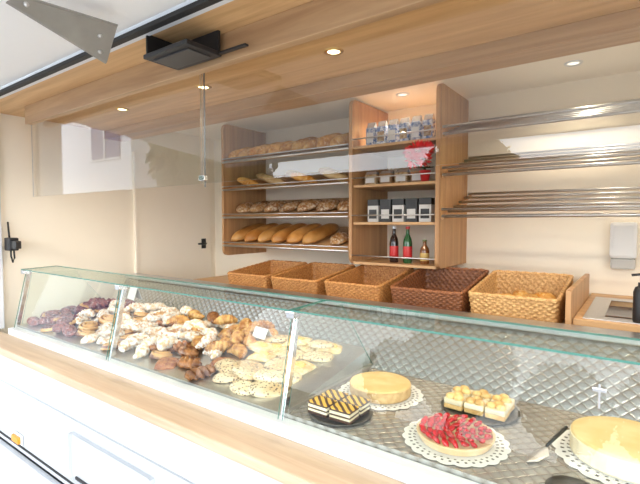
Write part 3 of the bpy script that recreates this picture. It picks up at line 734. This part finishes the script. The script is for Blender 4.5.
def berry(x, y, z, s, a):
    n = bmesh.ops.create_uvsphere(bm, u_segments=10, v_segments=7, radius=1)['verts']
    mt = Matrix.Translation((x, y, z)) @ Euler((random.uniform(.7,1.5), random.uniform(-.3,.3), a)).to_matrix().to_4x4()
    for v in n:
        c = v.co; k = .5+.5*(c.z*.5+.5); v.co = mt @ Vector((c.x*s*k*.85, c.y*s*k*.6, c.z*s*1.1))
for rr, n in ((.102, 22), (.079, 17), (.056, 12), (.033, 7), (.012, 2)):
    for i in range(n):
        a = 2*pi*i/n+rr*30; berry(rr*math.cos(a), rr*math.sin(a), .028+random.uniform(0,.008), .0145, a+random.uniform(-.8,.8))
finish(bm, 'strawberries', m_straw, parent=ta, smooth=True)
pl = thing('cake_plate', 'round black plate under the cream cakes', 'plate', (-.48, 1.675, zd))
bm = bmesh.new(); lathe_bm(bm, [(0,0), (.12,0), (.14,.006), (.14,.009), (.115,.004), (0,.004)], 48); finish(bm, 'plate_body', m_plate, parent=pl, smooth=True)
def cream_piece(loc, rz):
    t = thing('cream_cake_slice', 'square golden sponge slice topped with custard cream', 'cake slice', loc, (0,0,rz), group='cream cake slices on the black plate')
    bm = bmesh.new(); bmbox(bm, -.034, .034, -.034, .034, 0, .016, .003); finish(bm, 'sponge', m_spg, parent=t)
    bm = bmesh.new(); bmbox(bm, -.035, .035, -.035, .035, .016, .036, .006); finish(bm, 'cream_layer', m_creamy, parent=t)
    bm = bmesh.new()
    for dx, dy in ((-.016,-.012), (.016,-.014), (0,.014)):
        lathe_bm(bm, [(.017, 0), (.019, .005), (.015, .012), (.008, .016), (0, .018)], 12, off=(dx, dy, .035), fn=lambda a, z: 1+.08*math.sin(3*a+dx*90))
    finish(bm, 'golden_topping', m_spg, parent=t, smooth=True)
for i in range(3):
    for j in range(2):
        cream_piece((-.48+(i-1)*.074, 1.675+(j-.5)*.078, zd+.009), .08*random.uniform(-1,1))
pl = thing('serving_plate', 'round black plate under the layered chocolate slices', 'plate', (-.885, 1.345, zd))
bm = bmesh.new(); lathe_bm(bm, [(0,0), (.10,0), (.118,.006), (.118,.009), (.10,.004), (0,.004)], 48); finish(bm, 'plate_body', m_plate, parent=pl, smooth=True)
def zig_mat():
    m, nt, b = newmat('zigzag_icing'); L = nt.links
    tc = nt.nodes.new('ShaderNodeTexCoord'); w = nt.nodes.new('ShaderNodeTexWave'); w.inputs['Scale'].default_value = 20; w.inputs['Distortion'].default_value = 0.8
    w.inputs['Detail'].default_value = 1; w.inputs['Detail Scale'].default_value = 1.5
    w.bands_direction = 'DIAGONAL'; L.new(tc.outputs['Object'], w.inputs['Vector'])
    r = nt.nodes.new('ShaderNodeValToRGB'); r.color_ramp.interpolation = 'CONSTANT'; r.color_ramp.elements[1].position = .42
    r.color_ramp.elements[0].color = (.08,.025,.012,1); r.color_ramp.elements[1].color = (.80,.48,.07,1)
    L.new(w.outputs['Fac'], r.inputs['Fac']); L.new(r.outputs[0], b.inputs['Base Color']); b.inputs['Roughness'].default_value = .3; return m
m_zig = zig_mat()
def choc_piece(loc, rz):
    t = thing('chocolate_cream_slice', 'layered cream slice with yellow and dark striped icing', 'cake slice', loc, (0,0,rz), group='striped cream slices')
    bm = bmesh.new()
    bmbox(bm, -.042, .042, -.033, .033, 0, .010, .002); bmbox(bm, -.042, .042, -.033, .033, .018, .024, .002); bmbox(bm, -.042, .042, -.033, .033, .034, .040, .002); finish(bm, 'chocolate_layers', m_choc, parent=t)
    bm = bmesh.new(); bmbox(bm, -.0415, .0415, -.0325, .0325, .010, .018, .001); bmbox(bm, -.0415, .0415, -.0325, .0325, .024, .034, .001); finish(bm, 'cream_layer', m_creamy, parent=t)
    bm = bmesh.new(); bmbox(bm, -.042, .042, -.033, .033, .040, .044, .0015); finish(bm, 'icing', m_zig, parent=t)
for i in range(2):
    for j in range(2):
        choc_piece((-.885+(i-.5)*.094, 1.335+(j-.5)*.078, zd+.009), .04*random.uniform(-1,1))
doily((-.02, 1.58, zd), .20)
round_cake('custard_cream_cake', (-.02, 1.58, zd+.004), .15, .065, m_creamy, m_yel, 'round yellow custard cream cake on a doily')
cs = thing('cake_server', 'cake server with slim black handle beside the yellow cake', 'cake server', (-.22, 1.47, zd+.006), (0, .0, 1.2))
bm = bmesh.new(); tube_bm(bm, [(0,0,.02), (.05,0,.035), (.11,0,.05)], .006, 10, radii=[.004,.006,.006]); finish(bm, 'handle', M['black'], parent=cs, smooth=True)
bm = bmesh.new(); prism(bm, [(-.10,0,0), (-.07,-.018,0), (-.02,-.020,.004), (.0,-.004,.015), (.01,0,.022), (.0,.004,.015), (-.02,.020,.004), (-.07,.018,0)], (0,0,.002)); finish(bm, 'blade', M['steel'], parent=cs)
sp = thing('serving_plate', 'small black plate in the display case', 'plate', (-.13, 1.30, zd))
bm = bmesh.new(); lathe_bm(bm, [(0,0), (.05,0), (.065,.006), (.065,.008), (.045,.004), (0,.004)], 40); finish(bm, 'plate_body', m_plate, parent=sp, smooth=True)
# ------------------------------------------------------------------ surroundings (seen in reflections)
def house():
    t = thing('house', 'white rendered house with large windows across the street', 'house', (-20, -12, 0))
    bm = bmesh.new(); bmbox(bm, -5, 2.3, -4, 4, 0, 8.0); finish(bm, 'wall', plain('render_white', (.92,.95,1.0), .8), parent=t)
    bm = bmesh.new(); prism(bm, [(-5.4,-4.5,8), (-5.4,4.5,8), (-5.4,0,10.5)], (8.0,0,0)); finish(bm, 'gable_roof', plain('roof_tiles', (.25,.12,.08), .8), parent=t)
    mw = plain('blue_window', (.03,.08,.26), .3)
    for x in (.3,):
        for z in (1, 4.7):
            bm = bmesh.new(); bmbox(bm, x-1.2, x+1.2, 3.98, 4.06, z, z+2.1, .03); finish(bm, 'window', mw, parent=t)
            bm = bmesh.new(); bmbox(bm, x-.06, x+.06, 4.05, 4.10, z, z+2.1); bmbox(bm, x-1.3, x+1.3, 4.05, 4.12, z-.1, z); finish(bm, 'window_frame', M['white'], parent=t)
house()
m_bark = plain('bark', (.12,.08,.05), .9)
def tree(loc, s):
    t = thing('tree', 'leafy green broad-leaved tree across the street', 'tree', loc, group='street trees')
    bm = bmesh.new(); tube_bm(bm, [(0,0,0), (.1,0,1.5*s), (0,.1,3*s)], .2, 10, radii=[.28*s,.2*s,.12*s]); finish(bm, 'trunk', m_bark, parent=t, smooth=True)
    bm = bmesh.new()
    for k in range(1400):
        a = random.uniform(0, 2*pi); b_ = math.acos(random.uniform(-1, 1)); r = (random.random()**.33)*1.7*s
        c = Vector((r*math.sin(b_)*math.cos(a), r*math.sin(b_)*math.sin(a), 3.1*s+r*math.cos(b_)))
        q = Euler((random.uniform(0,6), random.uniform(0,6), 0)).to_matrix()
        e = .22*s
        bm.faces.new([bm.verts.new(c+q@Vector(p)*e) for p in ((-1,0,0),(0,-.6,0),(1,0,0),(0,.6,0))])
    finish(bm, 'crown', M['leaf'], parent=t)
for l, s in (((-14.3,-9.6,0),1.5), ((-7.4,-13.5,0),.74), ((-4.5,-11.5,0),.95), ((-1.9,-14.5,0),.80), ((.9,-14.0,0),.86)): tree(l, s)
# ------------------------------------------------------------------ light, world, camera
w = bpy.data.worlds.new('World'); bpy.context.scene.world = w; w.use_nodes = True
nt = w.node_tree; bg = nt.nodes['Background']
tc = nt.nodes.new('ShaderNodeTexCoord'); sx = nt.nodes.new('ShaderNodeSeparateXYZ'); nt.links.new(tc.outputs['Generated'], sx.inputs[0])
rp = nt.nodes.new('ShaderNodeValToRGB'); rp.color_ramp.elements[0].position = .26; rp.color_ramp.elements[1].position = .5
rp.color_ramp.elements[0].color = (.92, .96, 1, 1); rp.color_ramp.elements[1].color = (.17, .19, .23, 1)
nt.links.new(sx.outputs[2], rp.inputs[0]); nt.links.new(rp.outputs[0], bg.inputs[0]); bg.inputs[1].default_value = 6.3
sl = bpy.data.lights.new('sun', 'SUN'); sl.energy = 1.7; sl.angle = math.radians(22); sl.color = (1, .95, .88)
so = bpy.data.objects.new('sun', sl); C.objects.link(so)
d = Vector((-.35, 1, -.40)); so.rotation_euler = d.to_track_quat('-Z', 'Y').to_euler()
cam = bpy.data.cameras.new('camera'); co = bpy.data.objects.new('camera', cam); C.objects.link(co)
co.location = (0, 0, CZ); co.rotation_euler = (math.radians(90-2.58), 0, math.radians(36.05))
cam.lens = 444/640*36; cam.sensor_width = 36; cam.clip_start = .02; cam.clip_end = 200
bpy.context.scene.camera = co
bpy.context.scene.view_settings.view_transform = 'Standard'
bpy.context.scene.view_settings.exposure = -.04
